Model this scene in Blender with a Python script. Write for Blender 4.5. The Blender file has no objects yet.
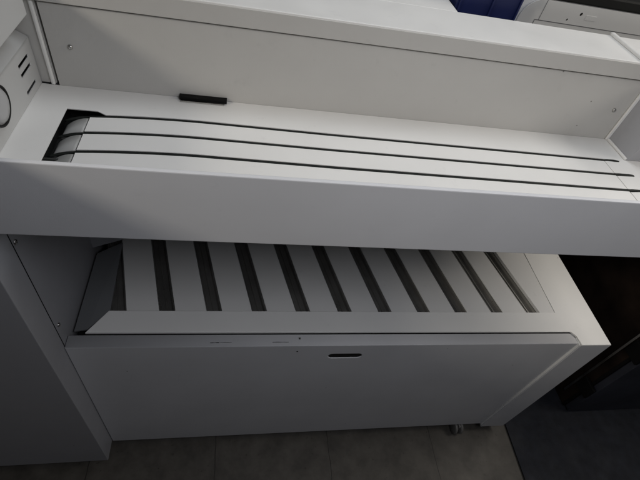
import bpy, bmesh, math, random
from mathutils import Vector, Matrix
random.seed(4)
S = bpy.context.scene
COL = S.collection

# ------------------------------------------------------------------ materials
def mat(name, base, rough=0.45, metal=0.0, var=0.06, vscale=6.0, bump=0.02, bscale=900.0, smudge=0.0, spec=0.5):
    m = bpy.data.materials.new(name); m.use_nodes = True
    nt = m.node_tree; n = nt.nodes; l = nt.links
    b = n['Principled BSDF']
    b.inputs['Metallic'].default_value = metal
    b.inputs['Specular IOR Level'].default_value = spec
    tc = n.new('ShaderNodeTexCoord')
    geo = n.new('ShaderNodeNewGeometry')
    nz = n.new('ShaderNodeTexNoise'); nz.inputs['Scale'].default_value = vscale; nz.inputs['Detail'].default_value = 6
    l.new(geo.outputs['Position'], nz.inputs['Vector'])
    ramp = n.new('ShaderNodeValToRGB')
    ramp.color_ramp.elements[0].position = 0.3; ramp.color_ramp.elements[1].position = 0.7
    ramp.color_ramp.elements[0].color = tuple(c*(1-var) for c in base)+(1,)
    ramp.color_ramp.elements[1].color = tuple(min(1, c*(1+var)) for c in base)+(1,)
    l.new(nz.outputs['Fac'], ramp.inputs['Fac'])
    col = ramp.outputs['Color']
    if smudge > 0:      # dirt specks and grimy patches with shapes of their own
        n2 = n.new('ShaderNodeTexNoise'); n2.inputs['Scale'].default_value = 38; n2.inputs['Detail'].default_value = 8
        n2.inputs['Roughness'].default_value = 0.7
        l.new(geo.outputs['Position'], n2.inputs['Vector'])
        r2 = n.new('ShaderNodeValToRGB'); r2.color_ramp.elements[0].position = 0.60; r2.color_ramp.elements[1].position = 0.78
        l.new(n2.outputs['Fac'], r2.inputs['Fac'])
        mu = n.new('ShaderNodeMath'); mu.operation = 'MULTIPLY'; mu.inputs[1].default_value = smudge
        l.new(r2.outputs['Color'], mu.inputs[0])
        mx = n.new('ShaderNodeMix'); mx.data_type = 'RGBA'
        l.new(mu.outputs[0], mx.inputs['Factor']); l.new(col, mx.inputs['A'])
        mx.inputs['B'].default_value = tuple(c*0.45 for c in base)+(1,)
        col = mx.outputs['Result']
    if smudge > 0:
        vo = n.new('ShaderNodeTexVoronoi'); vo.inputs['Scale'].default_value = 22
        l.new(geo.outputs['Position'], vo.inputs['Vector'])
        lt = n.new('ShaderNodeMath'); lt.operation = 'LESS_THAN'; lt.inputs[1].default_value = 0.030
        l.new(vo.outputs['Distance'], lt.inputs[0])
        sp = n.new('ShaderNodeSeparateColor'); l.new(vo.outputs['Color'], sp.inputs['Color'])
        gt = n.new('ShaderNodeMath'); gt.operation = 'GREATER_THAN'; gt.inputs[1].default_value = 0.68
        l.new(sp.outputs['Red'], gt.inputs[0])
        m2 = n.new('ShaderNodeMath'); m2.operation = 'MULTIPLY'; l.new(lt.outputs[0], m2.inputs[0]); l.new(gt.outputs[0], m2.inputs[1])
        m3 = n.new('ShaderNodeMath'); m3.operation = 'MULTIPLY'; m3.inputs[1].default_value = 0.75; l.new(m2.outputs[0], m3.inputs[0])
        mx2 = n.new('ShaderNodeMix'); mx2.data_type = 'RGBA'
        l.new(m3.outputs[0], mx2.inputs['Factor']); l.new(col, mx2.inputs['A']); mx2.inputs['B'].default_value = (0.06, 0.05, 0.04, 1)
        col = mx2.outputs['Result']
    l.new(col, b.inputs['Base Color'])
    n3 = n.new('ShaderNodeTexNoise'); n3.inputs['Scale'].default_value = 14; n3.inputs['Detail'].default_value = 5
    l.new(geo.outputs['Position'], n3.inputs['Vector'])
    mr = n.new('ShaderNodeMapRange'); mr.inputs['From Min'].default_value = 0.3; mr.inputs['From Max'].default_value = 0.7; mr.inputs['To Min'].default_value = rough-0.10; mr.inputs['To Max'].default_value = rough+0.12
    l.new(n3.outputs['Fac'], mr.inputs['Value']); l.new(mr.outputs['Result'], b.inputs['Roughness'])
    if bump > 0:
        n4 = n.new('ShaderNodeTexNoise'); n4.inputs['Scale'].default_value = bscale; n4.inputs['Detail'].default_value = 2
        l.new(geo.outputs['Position'], n4.inputs['Vector'])
        bp = n.new('ShaderNodeBump'); bp.inputs['Strength'].default_value = bump; bp.inputs['Distance'].default_value = 0.001
        l.new(n4.outputs['Fac'], bp.inputs['Height']); l.new(bp.outputs['Normal'], b.inputs['Normal'])
    return m

WHITE  = mat('white_powder_coat', (0.76, 0.75, 0.725), 0.42, bump=0.10, var=0.035, smudge=0.18)
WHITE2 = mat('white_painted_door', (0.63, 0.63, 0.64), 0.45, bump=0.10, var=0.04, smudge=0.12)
PLASTIC= mat('white_plastic', (0.68, 0.68, 0.67), 0.35, bump=0.03, var=0.02)
TOWER  = mat('shaded_white_cabinet', (0.36, 0.36, 0.375), 0.45, bump=0.10, var=0.04, smudge=0.12)  # white paint darkened; shade on tower and end panel put into the colour
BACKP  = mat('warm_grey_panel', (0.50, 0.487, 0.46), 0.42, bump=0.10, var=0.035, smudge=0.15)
VENT   = mat('grey_vent_plastic', (0.46, 0.46, 0.45), 0.4, bump=0.03, var=0.03)
RIMW   = mat('lit_white_rim', (0.84, 0.83, 0.80), 0.40, bump=0.10, var=0.03, smudge=0.15)  # lighter copy of the white; light on the rim put into the colour
KNOB   = mat('shaded_knob_plastic', (0.40, 0.40, 0.40), 0.4, bump=0.03, var=0.03)  # knob darkened; the shading in the recess is part of this grey
TRIM   = mat('glossy_white_trim', (0.82, 0.82, 0.80), 0.25, bump=0.0, var=0.02)
FLAP   = mat('shaded_flap_paint', (0.17, 0.175, 0.18), 0.45, var=0.08)  # flap darkened; its shadow beside the tower is put into the colour
STEEL  = mat('dull_steel', (0.36, 0.35, 0.33), 0.36, metal=0.82, var=0.15, vscale=20, smudge=0.3)
SCREW  = mat('zinc_screw', (0.45, 0.44, 0.42), 0.30, metal=1.0, var=0.1)
BLACK  = mat('black_rubber', (0.010, 0.010, 0.009), 0.6, var=0.1, spec=0.2)
CAVITY = mat('dark_cavity', (0.03, 0.032, 0.03), 0.6, var=0.1)
TONGUE = mat('shaded_board_end', (0.40, 0.40, 0.39), 0.45, var=0.05)  # board white darkened to paint the shade inside the opening
INNER  = mat('grey_undercoat', (0.12, 0.12, 0.12), 0.6, var=0.1)
CHIP   = mat('chipped_primer', (0.03, 0.028, 0.025), 0.7, var=0.3, vscale=200)
NAVY   = mat('navy_plastic', (0.008, 0.014, 0.075), 0.38, var=0.12)
BCAB   = mat('dark_cabinet_lacquer', (0.026, 0.029, 0.040), 0.55, var=0.3, vscale=6)
BCABS  = mat('dark_brown_board', (0.018, 0.012, 0.009), 0.75, var=0.5, vscale=14, spec=0.1)
DEEP_BLACK = mat('deep_black', (0.005, 0.005, 0.005), 0.7, var=0.1, spec=0.15)
TABLE  = mat('dark_table_laminate', (0.02, 0.018, 0.016), 0.5, var=0.2)
MATM   = mat('dark_floor_mat', (0.015, 0.017, 0.024), 0.75, var=0.3, vscale=40, bump=0.6, bscale=400)
CASTER = mat('grey_caster', (0.17, 0.165, 0.155), 0.5, var=0.1)

def floor_mat():
    m = bpy.data.materials.new('brown_grey_tiles'); m.use_nodes = True
    n = m.node_tree.nodes; l = m.node_tree.links; b = n['Principled BSDF']
    geo = n.new('ShaderNodeNewGeometry')
    mp = n.new('ShaderNodeMapping'); mp.inputs['Location'].default_value = (0.0160+0.3062*20, 0.21+0.3062*20, 0)
    l.new(geo.outputs['Position'], mp.inputs['Vector'])
    br = n.new('ShaderNodeTexBrick'); br.offset = 0.0; br.squash = 1.0
    br.inputs['Scale'].default_value = 1.0; br.inputs['Brick Width'].default_value = 0.3062; br.inputs['Row Height'].default_value = 0.3062
    br.inputs['Mortar Size'].default_value = 0.0012; br.inputs['Mortar Smooth'].default_value = 0.3; br.inputs['Bias'].default_value = 0
    wn = n.new('ShaderNodeTexNoise'); wn.inputs['Scale'].default_value = 30; wn.inputs['Detail'].default_value = 4
    l.new(geo.outputs['Position'], wn.inputs['Vector'])
    vm = n.new('ShaderNodeVectorMath'); vm.operation = 'MULTIPLY_ADD'; vm.inputs[1].default_value = (0.007, 0.007, 0); 
    l.new(wn.outputs['Color'], vm.inputs[0]); l.new(mp.outputs['Vector'], vm.inputs[2])
    l.new(vm.outputs['Vector'], br.inputs['Vector'])
    nz = n.new('ShaderNodeTexNoise'); nz.inputs['Scale'].default_value = 16; nz.inputs['Detail'].default_value = 9; nz.inputs['Roughness'].default_value = 0.65
    l.new(geo.outputs['Position'], nz.inputs['Vector'])
    r = n.new('ShaderNodeValToRGB')
    e = r.color_ramp.elements; e[0].position = 0.30; e[0].color = (0.046, 0.041, 0.034, 1); e[1].position = 0.70; e[1].color = (0.115, 0.104, 0.088, 1)
    l.new(nz.outputs['Fac'], r.inputs['Fac'])
    # small dark pits
    n2 = n.new('ShaderNodeTexNoise'); n2.inputs['Scale'].default_value = 90; n2.inputs['Detail'].default_value = 4
    l.new(geo.outputs['Position'], n2.inputs['Vector'])
    r2 = n.new('ShaderNodeValToRGB'); r2.color_ramp.elements[0].position = 0.66; r2.color_ramp.elements[1].position = 0.74
    l.new(n2.outputs['Fac'], r2.inputs['Fac'])
    mx0 = n.new('ShaderNodeMix'); mx0.data_type = 'RGBA'
    l.new(r2.outputs['Color'], mx0.inputs['Factor']); l.new(r.outputs['Color'], mx0.inputs['A']); mx0.inputs['B'].default_value = (0.04, 0.034, 0.026, 1)
    mx = n.new('ShaderNodeMix'); mx.data_type = 'RGBA'
    l.new(br.outputs['Fac'], mx.inputs['Factor']); l.new(mx0.outputs['Result'], mx.inputs['A']); mx.inputs['B'].default_value = (0.022, 0.018, 0.014, 1)
    l.new(mx.outputs['Result'], b.inputs['Base Color'])
    b.inputs['Roughness'].default_value = 0.55
    bp = n.new('ShaderNodeBump'); bp.inputs['Strength'].default_value = 0.25; bp.inputs['Distance'].default_value = 0.002
    l.new(nz.outputs['Fac'], bp.inputs['Height']); l.new(bp.outputs['Normal'], b.inputs['Normal'])
    return m

# ------------------------------------------------------------------ helpers
def thing(name, label, cat, loc=(0, 0, 0), group=None):
    o = bpy.data.objects.new(name, None); COL.objects.link(o); o.location = loc
    o.empty_display_size = 0.05
    o['label'] = label; o['category'] = cat
    if group: o['group'] = group
    return o

def wloc(o):
    v = Vector((0, 0, 0))
    while o is not None:
        v += o.location; o = o.parent
    return v

def link(name, bm, m, parent=None, smooth=False):
    """bm is in world coordinates; the object's origin goes to the middle of its box"""
    bmesh.ops.recalc_face_normals(bm, faces=bm.faces)
    lo = Vector([min(v.co[i] for v in bm.verts) for i in range(3)])
    hi = Vector([max(v.co[i] for v in bm.verts) for i in range(3)])
    c = (lo+hi)/2
    bmesh.ops.translate(bm, vec=-c, verts=bm.verts)
    me = bpy.data.meshes.new(name); bm.to_mesh(me); bm.free()
    me.materials.append(m)
    if smooth:
        for p in me.polygons: p.use_smooth = True
    o = bpy.data.objects.new(name, me); COL.objects.link(o)
    o.parent = parent
    o.location = c - (wloc(parent) if parent else Vector((0, 0, 0)))
    return o

def bx(bm, x0, x1, y0, y1, z0, z1, bev=0.0, seg=2):
    t = bmesh.new()
    vs = [t.verts.new((x, y, z)) for x in (x0, x1) for y in (y0, y1) for z in (z0, z1)]
    for f in ((0,1,3,2), (4,6,7,5), (0,4,5,1), (2,3,7,6), (0,2,6,4), (1,5,7,3)):
        t.faces.new([vs[i] for i in f])
    if bev: bmesh.ops.bevel(t, geom=t.edges[:], offset=bev, segments=seg, affect='EDGES', profile=0.5)
    merge(bm, t)

def merge(bm, t):
    me = bpy.data.meshes.new('tmp'); t.to_mesh(me); t.free(); bm.from_mesh(me); bpy.data.meshes.remove(me)

def box(name, x0, x1, y0, y1, z0, z1, m, parent=None, bev=0.0008):
    bm = bmesh.new(); bx(bm, x0, x1, y0, y1, z0, z1, bev)
    return link(name, bm, m, parent)

def prism(bm, pts, z0, z1, bev=0.0, top_only=True):
    """outline in x,y extruded from z0 to z1"""
    t = bmesh.new()
    a = [t.verts.new((x, y, z0)) for x, y in pts]; b = [t.verts.new((x, y, z1)) for x, y in pts]
    t.faces.new(a); t.faces.new(b)
    n = len(pts)
    for i in range(n): t.faces.new((a[i], a[(i+1) % n], b[(i+1) % n], b[i]))
    if bev:
        t.edges.ensure_lookup_table()
        ed = [e for e in t.edges if all(abs(v.co.z-z1) < 1e-6 for v in e.verts)] if top_only else t.edges[:]
        bmesh.ops.bevel(t, geom=ed, offset=bev, segments=2, affect='EDGES', profile=0.5)
    merge(bm, t)

def plate(name, outer, holes, thick, to_world, m, parent, bev=0.0):
    """flat plate with holes: outlines in u,v ; to_world maps (u,v,w) with w in 0..thick"""
    cu = bpy.data.curves.new('tmp', 'CURVE'); cu.dimensions = '2D'; cu.fill_mode = 'BOTH'
    for pts in [outer]+holes:
        sp = cu.splines.new('POLY'); sp.points.add(len(pts)-1); sp.use_cyclic_u = True
        for p, q in zip(sp.points, pts): p.co = (q[0], q[1], 0, 1)
    cu.extrude = thick/2; cu.bevel_depth = bev; cu.offset = -bev
    ob = bpy.data.objects.new('tmp', cu); COL.objects.link(ob)
    dg = bpy.context.evaluated_depsgraph_get(); dg.update()
    me = bpy.data.meshes.new_from_object(ob.evaluated_get(dg))
    bm = bmesh.new(); bm.from_mesh(me)
    bpy.data.objects.remove(ob); bpy.data.curves.remove(cu); bpy.data.meshes.remove(me)
    bmesh.ops.remove_doubles(bm, verts=bm.verts, dist=1e-6)
    for v in bm.verts: v.co = Vector(to_world(v.co.x, v.co.y, v.co.z+thick/2))
    return link(name, bm, m, parent)

def stadium(cx, cy, w, h, n=8):
    r = h/2; p = []
    for i in range(n+1):
        a = -math.pi/2+math.pi*i/n; p.append((cx+w/2-r+r*math.cos(a), cy+r*math.sin(a)))
    for i in range(n+1):
        a = math.pi/2+math.pi*i/n; p.append((cx-w/2+r+r*math.cos(a), cy+r*math.sin(a)))
    return p

def screw(parent, p, axis):
    """small pan head screw; axis = outward direction"""
    bm = bmesh.new()
    prof = [(0.0036, 0), (0.0036, 0.0010), (0.0031, 0.0021), (0.0018, 0.0028), (0.0007, 0.0030), (0.0006, 0.0016)]
    N = 16; rings = []
    for r, h in prof: rings.append([bm.verts.new((r*math.cos(2*math.pi*i/N), r*math.sin(2*math.pi*i/N), h)) for i in range(N)])
    for a, b in zip(rings, rings[1:]):
        for i in range(N): bm.faces.new((a[i], a[(i+1) % N], b[(i+1) % N], b[i]))
    bm.faces.new(rings[-1])
    q = Vector((0, 0, 1)).rotation_difference(Vector(axis)).to_matrix().to_4x4()
    bmesh.ops.transform(bm, matrix=Matrix.Translation(p) @ q, verts=bm.verts)
    return link('screw', bm, SCREW, parent, True)

def prism_y(name, pts, y0, y1, m, parent):
    bm = bmesh.new()
    a = [bm.verts.new((x, y0, z)) for x, z in pts]; b = [bm.verts.new((x, y1, z)) for x, z in pts]
    bm.faces.new(a); bm.faces.new(b); n = len(pts)
    for i in range(n): bm.faces.new((a[i], a[(i+1) % n], b[(i+1) % n], b[i]))
    return link(name, bm, m, parent)

# ------------------------------------------------------------------ setting
bm = bmesh.new()
v = [bm.verts.new(p) for p in ((-4, -3, 0), (5, -3, 0), (5, 5, 0), (-4, 5, 0))]
bm.faces.new(v)
fl = link('floor', bm, floor_mat()); fl['kind'] = 'structure'

# ------------------------------------------------------------------ the counter
XL, XR, XE = -0.2705, 0.815, 0.93
C = thing('counter', 'long white metal counter with slotted upper trough above a slatted bin with hinged front', 'counter', (0.27, 0.2, 0))

# --- left side cabinet (reaches below the trough to the floor)
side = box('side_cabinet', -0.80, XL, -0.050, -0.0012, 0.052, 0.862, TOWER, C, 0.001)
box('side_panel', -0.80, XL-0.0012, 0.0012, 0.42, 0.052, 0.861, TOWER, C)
box('joint_shade_strip', -0.50, XL-0.0006, -0.0011, 0.0011, 0.055, 0.860, DEEP_BLACK, C, 0)  # black strip added to paint the shade in the joint
box('plinth', -0.79, XL-0.05, 0.03, 0.40, 0.0, 0.052, BLACK, C)
screw(C, (XL-0.0013, 0.0075, 0.788), (1, 0, 0)); screw(C, (XL-0.0013, 0.0110, 0.578), (1, 0, 0))
# upper left housing overhanging the vent unit
TOP = 1.022
box('upper_housing', -1.60, XL, -0.500, 0.232, 0.980, TOP, VENT, C, 0.0012)  # slab carried far out of view, shaped to shade panel, front and tower
box('corner_post', -0.345, -0.2685, 0.2585, 0.30, 0.8685, 1.00, BACKP, C, 0.001)
box('corner_trim', -0.2750, -0.2695, 0.2530, 0.2580, 0.8684, 0.9900, WHITE, C, 0.0018)
box('recess_wall', -0.80, -0.345, -0.04, 0.30, 0.8685, 0.9795, WHITE, C)

# vent unit in the recess
def vent_unit():
    y0, y1, z0, z1, x0, x1 = 0.020, 0.2570, 0.8685, 0.938, -0.3445, -0.2890
    slots = []
    for zc in (0.9195, 0.9068, 0.8810):
        slots.append([(0.2025, zc-0.0030), (0.2405, zc-0.0030), (0.2405, zc+0.0030), (0.2025, zc+0.0030)])
    f = plate('vent_unit', [(y0, z0), (y1, z0), (y1, z1), (y0, z1)], slots, 0.0030, lambda u, w, t: (x1-t, u, w), VENT, C)
    b = bmesh.new()
    # sloped roof of the unit and its closed end
    vs = [b.verts.new(p) for p in ((x1, y0, z1), (x1, y1, z1), (x0, y1, z1+0.03), (x0, y0, z1+0.03))]
    b.faces.new(vs)
    vs2 = [b.verts.new((p.co.x, p.co.y, p.co.z-0.003)) for p in vs]; b.faces.new(vs2)
    for i in range(4): b.faces.new((vs[i], vs[(i+1) % 4], vs2[(i+1) % 4], vs2[i]))
    link('unit_cover', b, VENT, f)
    box('unit_inside', x0+0.001, x1-0.012, y0+0.002, y1-0.002, z0, z1-0.006, DEEP_BLACK, f, 0)
    # round knob with a collar
    b = bmesh.new(); N = 40
    prof = [(0.0265, 0.0), (0.0265, 0.003), (0.0225, 0.005), (0.0200, 0.0052), (0.0195, 0.0075), (0.012, 0.0085), (0, 0.0086)]
    rings = []
    for r, h in prof[:-1]: rings.append([b.verts.new((x1+h, 0.116+r*math.cos(2*math.pi*i/N), 0.916+r*math.sin(2*math.pi*i/N))) for i in range(N)])
    for A, B in zip(rings, rings[1:]):
        for i in range(N): b.faces.new((A[i], A[(i+1) % N], B[(i+1) % N], B[i]))
    b.faces.new(rings[-1])
    k = link('knob', b, KNOB, f, True)
    b = bmesh.new(); N = 40; R, r = 0.0240, 0.0019
    g = [[b.verts.new((x1+0.0052+r*math.sin(2*math.pi*j/8), 0.116+(R+r*math.cos(2*math.pi*j/8))*math.cos(2*math.pi*i/N), 0.916+(R+r*math.cos(2*math.pi*j/8))*math.sin(2*math.pi*i/N))) for j in range(8)] for i in range(N)]
    for i in range(N):
        for j in range(8): b.faces.new((g[i][j], g[(i+1) % N][j], g[(i+1) % N][(j+1) % 8], g[i][(j+1) % 8]))
    link('seal_ring', b, BLACK, f, True)
vent_unit()

# --- upper trough
box('front_fascia', -0.80, XE, -0.0535, -0.0480, 0.8718, 0.9735, WHITE2, C, 0.0012)
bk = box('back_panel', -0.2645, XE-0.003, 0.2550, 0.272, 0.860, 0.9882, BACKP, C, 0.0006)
screw(bk, (-0.236, 0.2549, 0.9305), (0, -1, 0)); screw(bk, (0.6815, 0.2549, 0.929), (0, -1, 0))
bm = bmesh.new(); bx(bm, -0.0890, -0.0155, 0.2450, 0.2545, 0.8690, 0.8748, 0.0004)
hs = link('hinge_strip', bm, DEEP_BLACK, C)
box('metal_edge', -0.0870, -0.0190, 0.2404, 0.2438, 0.8686, 0.8704, SCREW, hs, 0.0003)
# ledge on top of the back panel
bm = bmesh.new(); bx(bm, -0.80, XE, 0.2515, 0.356, 0.9915, 1.0200, 0.0012)
led = link('top_ledge', bm, WHITE, C)
box('ledge_shade_strip', -0.80, XE-0.001, 0.2492, 0.2513, 0.9918, 1.0180, BACKP, C, 0.0008)  # added grey strip; paints the shade on the ledge's front face
box('ledge_extension', -0.80, 0.363, 0.3568, 0.75, 0.9915, 1.0196, WHITE, C, 0.001)
bm = bmesh.new(); bx(bm, 0.6660, 0.6740, 0.2530, 0.358, 1.0200, 1.0255, 0.0015)
link('end_trim', bm, WHITE, led)
box('rear_housing', -0.79, 0.81, 0.300, 0.350, 0.052, 0.991, INNER, C, 0)
box('rear_housing', 0.25, 0.36, 0.362, 0.74, 0.052, 0.991, INNER, C, 0)

# trough floor: fixed frame plate + four boards separated by dark slots
ZF = 0.868
def bow(x):      # the slots bow a little along their length
    if x < -0.05:
        t = (-0.05-x)/0.18; return 0.0035-0.0125*t*t
    if x < 0.15: return 0.0035*(1-(x+0.05)/0.2)
    return -0.0035*(x-0.15)/0.5
slotY = [(0.1880, 0.0066), (0.1480, 0.0068), (0.1060, 0.0070)]
xs = [-0.205+0.867*i/46 for i in range(47)]
# frame plate: behind the first slot, left strip, right strip
rear = [(-0.3445, 0.2580), (-0.3445, -0.0475), (-0.2405, -0.0475), (-0.2395, 0.1955), (-0.1985, 0.1955)]
rear += [(x, 0.1880+bow(x)+0.0033) for x in xs[1:]]
rear += [(0.6900, 0.1850+0.0018), (0.7000, 0.1848), (0.6900, 0.1832), (0.6625, 0.1810)]
rear += [(0.6625, 0.1440+0.0040), (0.7000, 0.1440+0.0030), (0.7005, 0.1402), (0.6625, 0.1395)]
rear += [(0.6625, 0.1018+0.0040), (0.7000, 0.1050), (0.7180, 0.1045), (0.7000, 0.1005), (0.6625, 0.0970)]
rear += [(0.6625, -0.0475), (XE-0.003, -0.0475), (XE-0.003, 0.2545), (-0.2600, 0.2545)]
bm = bmesh.new(); prism(bm, rear, ZF-0.0014, ZF, 0.0003)
link('trough_floor', bm, WHITE, C)

def board(y_hi, w_hi, y_lo, w_lo, bowed_lo=True):
    """one floor board; its left end turns down into the opening"""
    bm = bmesh.new()
    top = []
    for x in xs: top.append((x, (y_lo+(bow(x) if bowed_lo else 0)+w_lo/2), (y_hi+bow(x)-w_hi/2), ZF-0.0005))
    top[-1] = (0.6615,)+top[-1][1:]
    L = []; 
    for a in top: L.append([bm.verts.new((a[0], a[1], a[3])), bm.verts.new((a[0], a[2], a[3])), bm.verts.new((a[0], a[2], a[3]-0.0012)), bm.verts.new((a[0], a[1], a[3]-0.0012))])
    for A, B in zip(L, L[1:]):
        for i in range(4): bm.faces.new((A[i], A[(i+1) % 4], B[(i+1) % 4], B[i]))
    bm.faces.new(L[0]); bm.faces.new(L[-1])
    o = link('floor_board', bm, WHITE, C)
    # rolled end in the opening
    bm = bmesh.new(); L = []
    yl0 = y_lo+(bow(-0.21) if bowed_lo else 0)+w_lo/2; yh0 = y_hi+bow(-0.21)-w_hi/2
    for i in range(11):
        a = math.radians(4.2*i)
        R = 0.0445
        x = -0.2068-R*math.sin(a); z = ZF-0.0012-R*(1-math.cos(a))
        s = 0.0016*math.exp(-i/2.0)
        d = -0.004*(i/10)**1.3
        yl = yl0+0.0002+s*0.4+d; yh = yh0-0.0002-0.0035*(i/10)-s*0.8+d
        if not bowed_lo: yl = 0.002
        L.append([bm.verts.new((x, yl, z)), bm.verts.new((x, yh, z)), bm.verts.new((x+0.003*math.sin(a), yh, z-0.003)), bm.verts.new((x+0.003*math.sin(a), yl, z-0.003))])
    for A, B in zip(L, L[1:]):
        for i in range(4): bm.faces.new((A[i], A[(i+1) % 4], B[(i+1) % 4], B[i]))
    bm.faces.new(L[0]); bm.faces.new(L[-1])
    link('rolled_end', bm, TONGUE, o, True)
board(slotY[0][0], slotY[0][1], slotY[1][0], slotY[1][1])
board(slotY[1][0], slotY[1][1], slotY[2][0], slotY[2][1])
board(slotY[2][0], slotY[2][1], -0.0475, 0.0, False)
# black cords lying in the slots; they cross the opening on the left and end in thicker tips on the right
CORD = mat('black_cord', (0.007, 0.009, 0.0075), 0.6, var=0.2, spec=0.2)
def cord(y0, tip):
    path = []
    for i in range(8):      # over the opening, dipping towards its edge
        t = i/8.0; x = -0.2375+0.0325*t
        u = 1-t
        path.append((x, y0+bow(-0.205)-0.0085*u**1.5, ZF-0.0030-0.0030*u**2, 0.0019+0.0009*math.sin(math.pi*min(1, t*1.1))))
    for x in xs: path.append((x, y0+bow(x), ZF-0.0024, 0.0026))
    path += [(0.6700, y0+bow(0.6616)-0.0004, ZF-0.0010, 0.0031), (tip-0.012, y0+bow(0.6616)-0.0008, ZF-0.0006, 0.0034), (tip-0.003, y0+bow(0.6616)-0.0012, ZF-0.0008, 0.0026), (tip, y0+bow(0.6616)-0.0014, ZF-0.0012, 0.0010)]
    bm = bmesh.new(); N = 10; L = []
    for x, y, z, rad in path: L.append([bm.verts.new((x, y+rad*math.cos(2*math.pi*k/N), z+0.7*rad*math.sin(2*math.pi*k/N))) for k in range(N)])
    for A, B in zip(L, L[1:]):
        for k in range(N): bm.faces.new((A[k], A[(k+1) % N], B[(k+1) % N], B[k]))
    bm.faces.new(L[0]); bm.faces.new(L[-1])
    link('cord', bm, CORD, C, True)
for (ys, ws), tip in zip(slotY, (0.6960, 0.7020, 0.7180)): cord(ys, tip)
# dark pan under the boards
bm = bmesh.new()
x0, x1, y0, y1, z0, z1 = -0.262, 0.78, 0.085, 0.250, 0.818, 0.8635
bx(bm, x0, x1, y0, y1, z0, z0+0.003); bx(bm, x0, x1, y1-0.003, y1, z0+0.003, z1); bx(bm, x0, x0+0.003, y0, y1-0.003, z0+0.003, z1); bx(bm, x1-0.003, x1, y0, y1-0.003, z0+0.003, z1); bx(bm, x0+0.003, x1-0.003, y0, y0+0.003, z0+0.003, z1)
link('slot_pan', bm, CAVITY, C)

# right end of the trough
bm = bmesh.new()
pts = [(0.2542, 0.8685), (0.1880, 0.8685), (0.1650, 0.9800), (0.2542, 0.9882)]
t0 = [bm.verts.new((0.7130, y, z)) for y, z in pts]; t1 = [bm.verts.new((XE-0.004, y, z)) for y, z in pts]
bm.faces.new(t0); bm.faces.new(t1)
for i in range(4): bm.faces.new((t0[i], t0[(i+1) % 4], t1[(i+1) % 4], t1[i]))
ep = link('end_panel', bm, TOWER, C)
bm = bmesh.new()
bx(bm, 0.7065, 0.7128, 0.2505, 0.2545, 0.8685, 0.986, 0.0010); bx(bm, 0.7085, 0.7128, 0.1880, 0.2500, 0.8684, 0.8730, 0.0012)
link('panel_trim', bm, WHITE, ep)

# --- lower bin
ZT = 0.533
outline = [(-0.2430, 0.0225), (0.7320, 0.0225), (0.7412, 0.0100), (0.7412, -0.0110), (XR, -0.0110), (XR, 0.2995), (0.7178, 0.2995), (0.7178, 0.0680), (-0.2130, 0.0680)]
bm = bmesh.new(); prism(bm, outline, ZT-0.005, ZT, 0.0014)
rim = link('bin_rim', bm, RIMW, C)
bm = bmesh.new(); bx(bm, 0.7412, XR, -0.0110, 0.0264, 0.040, ZT-0.005); bx(bm, 0.795, XR, 0.0264, 0.2995, 0.040, ZT-0.005)
link('bin_side', bm, WHITE2, C)
box('bin_bottom', -0.262, 0.795, 0.030, 0.2995, 0.050, 0.060, INNER, C, 0)
# hinged front with its hand slot
front = [(-0.2692, 0.0500), (0.7372, 0.0500), (0.7372, 0.5290), (-0.2692, 0.5290)]
df = plate('bin_front', front, [stadium(0.2305, 0.4870, 0.0690, 0.0180)], 0.0225, lambda u, w, t: (u, t-0.004, w), WHITE2, C, 0.0012)
bm = bmesh.new(); 
prism_y('slot_shade_plug', stadium(0.2305, 0.4870, 0.0692, 0.0182), -0.0033, 0.0160, BLACK, df)  # black plug stands in for the shade inside the hand slot
box('gap_shade_strip', -0.255, 0.7300, 0.0202, 0.0263, 0.450, 0.5275, DEEP_BLACK, C, 0)  # black strip put in the gap behind the front as painted shade
# bright return strip between front and side stile
box('edge_trim', 0.7380, 0.7409, -0.0098, 0.009, 0.0480, 0.5300, TRIM, C, 0.0008)
# chips knocked out of the paint on the top edge of the front
def chip(x, w, y, d, z=None, h=None):
    bm = bmesh.new(); n = 9
    if z is None:
        pts = [(x+w*(i/(n-1)), y+d*(0.3+0.7*random.random())) for i in range(n)]+[(x+w*(i/(n-1)), y-d*0.3*random.random()) for i in range(n-1, -1, -1)]
        prism(bm, pts, 0.5300, 0.53035+0.0001)
    else:
        pts = [(x+w*math.cos(a)*random.uniform(.7, 1), z+h*math.sin(a)*random.uniform(.7, 1)) for a in [2*math.pi*i/10 for i in range(10)]]
        t = [bm.verts.new((p, -0.0055, q)) for p, q in pts]; u = [bm.verts.new((p, -0.003, q)) for p, q in pts]
        bm.faces.new(t); bm.faces.new(u)
        for i in range(10): bm.faces.new((t[i], t[(i+1) % 10], u[(i+1) % 10], u[i]))
    return link('paint_chip', bm, CHIP, df)
chip(-0.030, 0.016, 0.0020, 0.0015); chip(-0.012, 0.020, 0.0024, 0.0007); chip(0.083, 0.030, 0.0025, 0.0009); chip(0.133, 0.0030, 0.009, 0.005)
chip(0.132, 0.0022, 0, 0, 0.508, 0.002)

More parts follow.
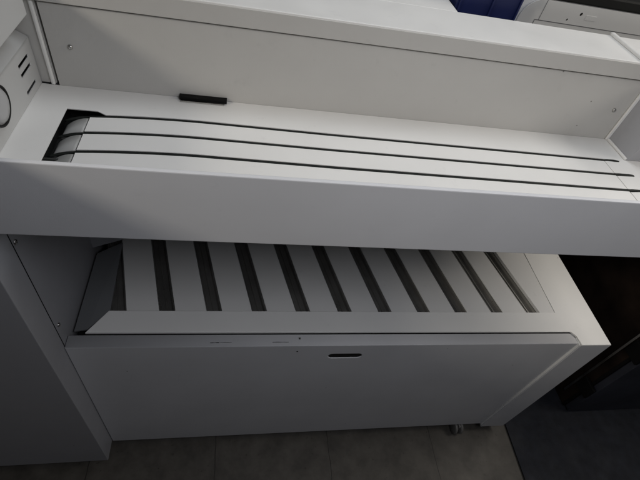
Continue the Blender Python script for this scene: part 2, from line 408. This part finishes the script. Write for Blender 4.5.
# slats lying askew across the bin, steel channels between them
ZS = 0.527; DX = -0.041/0.184
def para(xa, xb, ya, yb):   # edges follow the slat direction
    return [(xa+DX*(ya-0.07), ya), (xb+DX*(ya-0.07), ya), (xb+DX*(yb-0.07), yb), (xa+DX*(yb-0.07), yb)]
P = 0.0863; GW = 0.0290
def gx(k): return -0.1258+P*k-0.001
YB = 0.298
for k in range(-1, 10):
    xa = gx(k)+GW; xb = gx(k+1) if k < 9 else None
    bm = bmesh.new()
    if k < 9:
        prism(bm, para(xa, xb, 0.036, YB), ZS-0.0025, ZS, 0.0006)
    else:   # last one is cut straight along the rim
        prism(bm, [(xa+DX*(0.0685-0.07), 0.0685), (0.7172, 0.0685), (0.7172, YB), (xa+DX*(YB-0.07), YB)], ZS-0.0025, ZT-0.0010, 0.0005)
    link('slat', bm, WHITE, C)
def channel(xa, xb):
    """open U of thin steel sheet with rolled lips"""
    bm = bmesh.new()
    d = 0.0105
    prof = [(0.0000, ZS-0.0031), (0.0022, ZS-0.0030), (0.0042, ZS-0.0070), (0.0046, ZS-d), (0.0125, ZS-d), (0.0135, ZS-d+0.0022), (0.0155, ZS-d+0.0022), (0.0165, ZS-d), (GW-0.0046, ZS-d), (GW-0.0042, ZS-0.0070), (GW-0.0022, ZS-0.0030), (GW, ZS-0.0031)]
    rows = []
    for y in (0.036, YB):
        top = [bm.verts.new((xa+u+DX*(y-0.07), y, z)) for u, z in prof]
        bot = [bm.verts.new((xa+u+DX*(y-0.07), y, z-0.0008)) for u, z in prof]
        rows.append((top, bot))
    (a, b), (c, d2) = rows
    for i in range(len(prof)-1):
        bm.faces.new((a[i], a[i+1], c[i+1], c[i])); bm.faces.new((b[i], d2[i], d2[i+1], b[i+1]))
    return link('steel_channel', bm, STEEL, C)
for k in range(-1, 10): channel(gx(k), gx(k)+GW)
# dark floor of the bin under the slats
box('bin_liner', -0.262, 0.716, 0.034, 0.2985, 0.490, 0.500, DEEP_BLACK, C, 0)
# side flap sagging against the left wall
bm = bmesh.new()
top = [(-0.2660, 0.0330, 0.5190), (-0.2430, 0.0330, 0.5255), (-0.2115, 0.0690, 0.5310), (-0.2195, 0.2330, 0.5310), (-0.2660, 0.2120, 0.5190)]
a = [bm.verts.new(p) for p in top]; b = [bm.verts.new((p[0], p[1], p[2]-0.003)) for p in top]
bm.faces.new(a); bm.faces.new(b)
for i in range(5): bm.faces.new((a[i], a[(i+1) % 5], b[(i+1) % 5], b[i]))
link('side_flap', bm, FLAP, C)

bm = bmesh.new()
q_ = [(-0.2715, 0.2135), (-0.2190, 0.2380), (-0.2190, 0.2400), (-0.2715, 0.2155)]
prism(bm, q_, 0.535, 0.760)
link('corner_plate', bm, TOWER, C)
# caster under the bin
bm = bmesh.new(); bx(bm, 0.655, 0.695, -0.002, 0.045, 0.043, 0.0498, 0.002); bx(bm, 0.6715, 0.6785, -0.012, 0.030, 0.020, 0.043, 0.002)
cs = link('caster', bm, CASTER, C)
def wheel(x0, x1):
    bm = bmesh.new(); N = 28; rings = []
    for x, r in ((x0, 0.0175), (x0+0.0015, 0.0210), (x1-0.0015, 0.0210), (x1, 0.0175)):
        rings.append([bm.verts.new((x, -0.0010+r*math.cos(2*math.pi*i/N), 0.0212+r*math.sin(2*math.pi*i/N))) for i in range(N)])
    for A, B in zip(rings, rings[1:]):
        for i in range(N): bm.faces.new((A[i], A[(i+1) % N], B[(i+1) % N], B[i]))
    bm.faces.new(rings[0]); bm.faces.new(rings[-1])
    link('wheel', bm, CASTER, cs, True)
wheel(0.6620, 0.6705); wheel(0.6795, 0.6880)

# ------------------------------------------------------------------ things behind
T = thing('back_table', 'dark table standing behind the white counter under the printer and blue crate', 'table', (0.9, 0.8, 0))
box('table_top', 0.367, 1.55, 0.375, 1.45, 0.715, 0.745, TABLE, T, 0.002)
for x in (0.40, 1.50):
    for y in (0.40, 1.41): box('leg', x-0.02, x+0.02, y-0.02, y+0.02, 0.0, 0.715, TABLE, T, 0.002)

# printer with rounded body, grey front panel and black lid
PR = thing('printer', 'white printer with rounded corner and two small front holes behind the counter ledge', 'printer', (0.77, 0.62, 0.745))
def rrect(x0, x1, z0, z1, r, n=10):
    p = []
    for cx, cz, a0 in ((x1-r, z1-r, 0), (x0+r, z1-r, 90)):
        for i in range(n+1):
            a = math.radians(a0+90*i/n); p.append((cx+r*math.cos(a), cz+r*math.sin(a)))
    p += [(x0, z0), (x1, z0)]
    return p
bm = bmesh.new()
o_ = rrect(0.4990, 1.02, 0.7455, 1.0480, 0.045)
t = bmesh.new()
for yy in (0.424, 0.80):
    pass
a = [t.verts.new((x, 0.424, z)) for x, z in o_]; b = [t.verts.new((x, 0.80, z)) for x, z in o_]
t.faces.new(a); t.faces.new(b)
for i in range(len(o_)): t.faces.new((a[i], a[(i+1) % len(o_)], b[(i+1) % len(o_)], b[i]))
ed = [e for e in t.edges if all(abs(v_.co.y-0.424) < 1e-6 for v_ in e.verts)]
bmesh.ops.bevel(t, geom=ed, offset=0.006, segments=4, affect='EDGES', profile=0.5)
merge(bm, t)
body = link('printer_body', bm, PLASTIC, PR)
PGREY = mat('printer_grey_front', (0.56, 0.555, 0.535), 0.45, var=0.03)
fo = [(0.5140, 0.7600), (1.005, 0.7600), (1.005, 1.0420)]+[(0.5140+0.040-0.040*math.sin(math.radians(9*i)), 1.002+0.040*math.cos(math.radians(9*i))) for i in range(11)]
h1 = [(0.6145+0.0022*math.cos(a*math.pi/6), 1.0140+0.0022*math.sin(a*math.pi/6)) for a in range(12)]
h2 = [(0.6375+0.0032*math.cos(a*math.pi/6), 1.0268+0.0032*math.sin(a*math.pi/6)) for a in range(12)]
ring = [(0.6490, 1.0180), (0.6720, 1.0180), (0.6720, 1.0270), (0.6490, 1.0270)]
pf = plate('front_panel', fo, [h1, h2], 0.003, lambda u, w, t_: (u, 0.4205+t_, w), PGREY, PR)
bm = bmesh.new(); bx(bm, 0.6490, 0.6720, 0.4200, 0.4208, 1.0180, 1.0270, 0.0003); link('cover_plate', bm, PGREY, pf)
bm = bmesh.new(); bx(bm, 0.60, 0.65, 0.4237, 0.42385, 1.005, 1.035); link('hole_shade', bm, BLACK, pf)
# panel joint running along the front
bm = bmesh.new(); bx(bm, 0.5480, 1.00, 0.4200, 0.4207, 1.0055, 1.0068); bx(bm, 0.5480, 0.5490, 0.4200, 0.4207, 0.76, 1.0055); bx(bm, 0.5560, 0.5568, 0.4200, 0.4207, 1.0068, 1.0415); link('panel_joint', bm, INNER, pf)
bm = bmesh.new(); bx(bm, 0.550, 1.04, 0.4203, 0.79, 1.0430, 1.062, 0.003); link('lid', bm, BLACK, PR)

# navy plastic crate
K = thing('storage_crate', 'navy blue ribbed plastic crate standing behind the white ledge beside the printer', 'crate', (0.43, 0.5, 0.745))
bm = bmesh.new()
def wallx(x0, x1, y0, y1, z0, z1): bx(bm, x0, x1, y0, y1, z0, z1, 0.001)
x0, x1, y0, y1, zb, zt = 0.372, 0.493, 0.395, 0.70, 0.7455, 1.060
wallx(x0, x1, y0, y0+0.004, zb, zt); wallx(x0, x1, y1-0.004, y1, zb, zt); wallx(x0, x0+0.004, y0+0.004, y1-0.004, zb, zt); wallx(x1-0.004, x1, y0+0.004, y1-0.004, zb, zt); wallx(x0+0.004, x1-0.004, y0+0.004, y1-0.004, zb, zb+0.004)
link('crate_body', bm, NAVY, K)
for xr in (0.376, 0.4360, 0.4880):
    bm = bmesh.new(); bx(bm, xr, xr+0.0035, 0.3905, 0.395, zb+0.01, zt-0.012, 0.001); link('rib', bm, NAVY, K)
for ya, yb in ((0.386, 0.3945), (y1+0.001, y1+0.008)): box('crate_rim', x0-0.004, x1+0.003, ya, yb, zt-0.011, zt+0.004, NAVY, K, 0.002)

# dark cabinet to the right of the counter
B = thing('dark_cabinet', 'low dark blue black cabinet standing on the floor to the right of the white counter', 'cabinet', (1.4, 0.35, 0))
box('carcass', 1.074, 1.90, 0.058, 1.60, 0.0087, 0.62, BCABS, B, 0.002)
dr = box('door', 1.0755, 1.90, 0.0300, 0.0500, 0.018, 0.616, BCAB, B, 0.002)
box('door_gasket', 1.0700, 1.90, 0.0502, 0.0578, 0.014, 0.614, DEEP_BLACK, B, 0)
bm = bmesh.new(); bx(bm, 1.0700, 1.0738, 0.085, 0.092, 0.05, 0.60, 0.001); link('edge_strip', bm, SCREW, B)
for z in (0.12, 0.34): box('hinge', 1.0600, 1.0695, 0.030, 0.078, z, z+0.05, DEEP_BLACK, B, 0.002)

# dark mat on the floor
bm = bmesh.new()
prism(bm, [(0.868, 1.70), (0.845, -0.16), (0.835, -0.75), (2.0, -0.75), (2.0, 1.70)], 0.0030, 0.0065, 0.0012)
mt = link('floor_mat', bm, MATM); mt['label'] = 'thin dark mat lying on the tiles in front of the dark cabinet'; mt['category'] = 'mat'

# ------------------------------------------------------------------ camera
cd = bpy.data.cameras.new('camera'); cam = bpy.data.objects.new('camera', cd); COL.objects.link(cam)
R = Matrix(((0.97955888, -0.03861211, -0.19741708), (-0.10224059, 0.74962261, -0.6539211), (0.17323758, 0.66073826, 0.73035176)))
cam.matrix_world = Matrix.Translation((0, -0.4, 1.27)) @ R.to_4x4()
cd.sensor_width = 36; cd.lens = 440.674/640*36
cd.clip_start = 0.01; cd.clip_end = 100
S.camera = cam

# ------------------------------------------------------------------ light
def area(name, loc, target, size, size_y, power, color, spread=180):
    ld = bpy.data.lights.new(name, 'AREA'); ld.shape = 'RECTANGLE'; ld.size = size; ld.size_y = size_y
    ld.energy = power; ld.color = color; ld.spread = math.radians(spread)
    o = bpy.data.objects.new(name, ld); COL.objects.link(o); o.location = loc
    o.rotation_euler = (Vector(target)-Vector(loc)).to_track_quat('-Z', 'Y').to_euler()
    return o
area('window_light', (1.5, 0.15, 1.6), (0.25, 0.1, 0.85), 0.9, 0.5, 7.6, (1.0, 0.94, 0.86))
area('lamp_over_front', (0.36, -0.52, 1.6), (0.25, 0.1, 0.85), 0.45, 0.35, 3.0, (0.91, 0.93, 1.0))
area('lamp_at_left', (-1.56, -0.78, 1.9), (0.25, 0.1, 0.85), 0.28, 0.28, 11.0, (1.0, 0.925, 0.80))
area('ceiling_light', (0.35, 0.45, 2.0), (0.25, 0.1, 0.85), 0.8, 0.4, 4.2, (0.90, 0.95, 1.0))
w = bpy.data.worlds.new('World'); S.world = w; w.use_nodes = True
bg = w.node_tree.nodes['Background']; bg.inputs['Color'].default_value = (0.80, 0.85, 1.0, 1); bg.inputs['Strength'].default_value = 0.030

S.render.engine = 'CYCLES'
S.view_settings.view_transform = 'Standard'; S.view_settings.look = 'None'
S.view_settings.exposure = 0.0; S.view_settings.gamma = 1.0
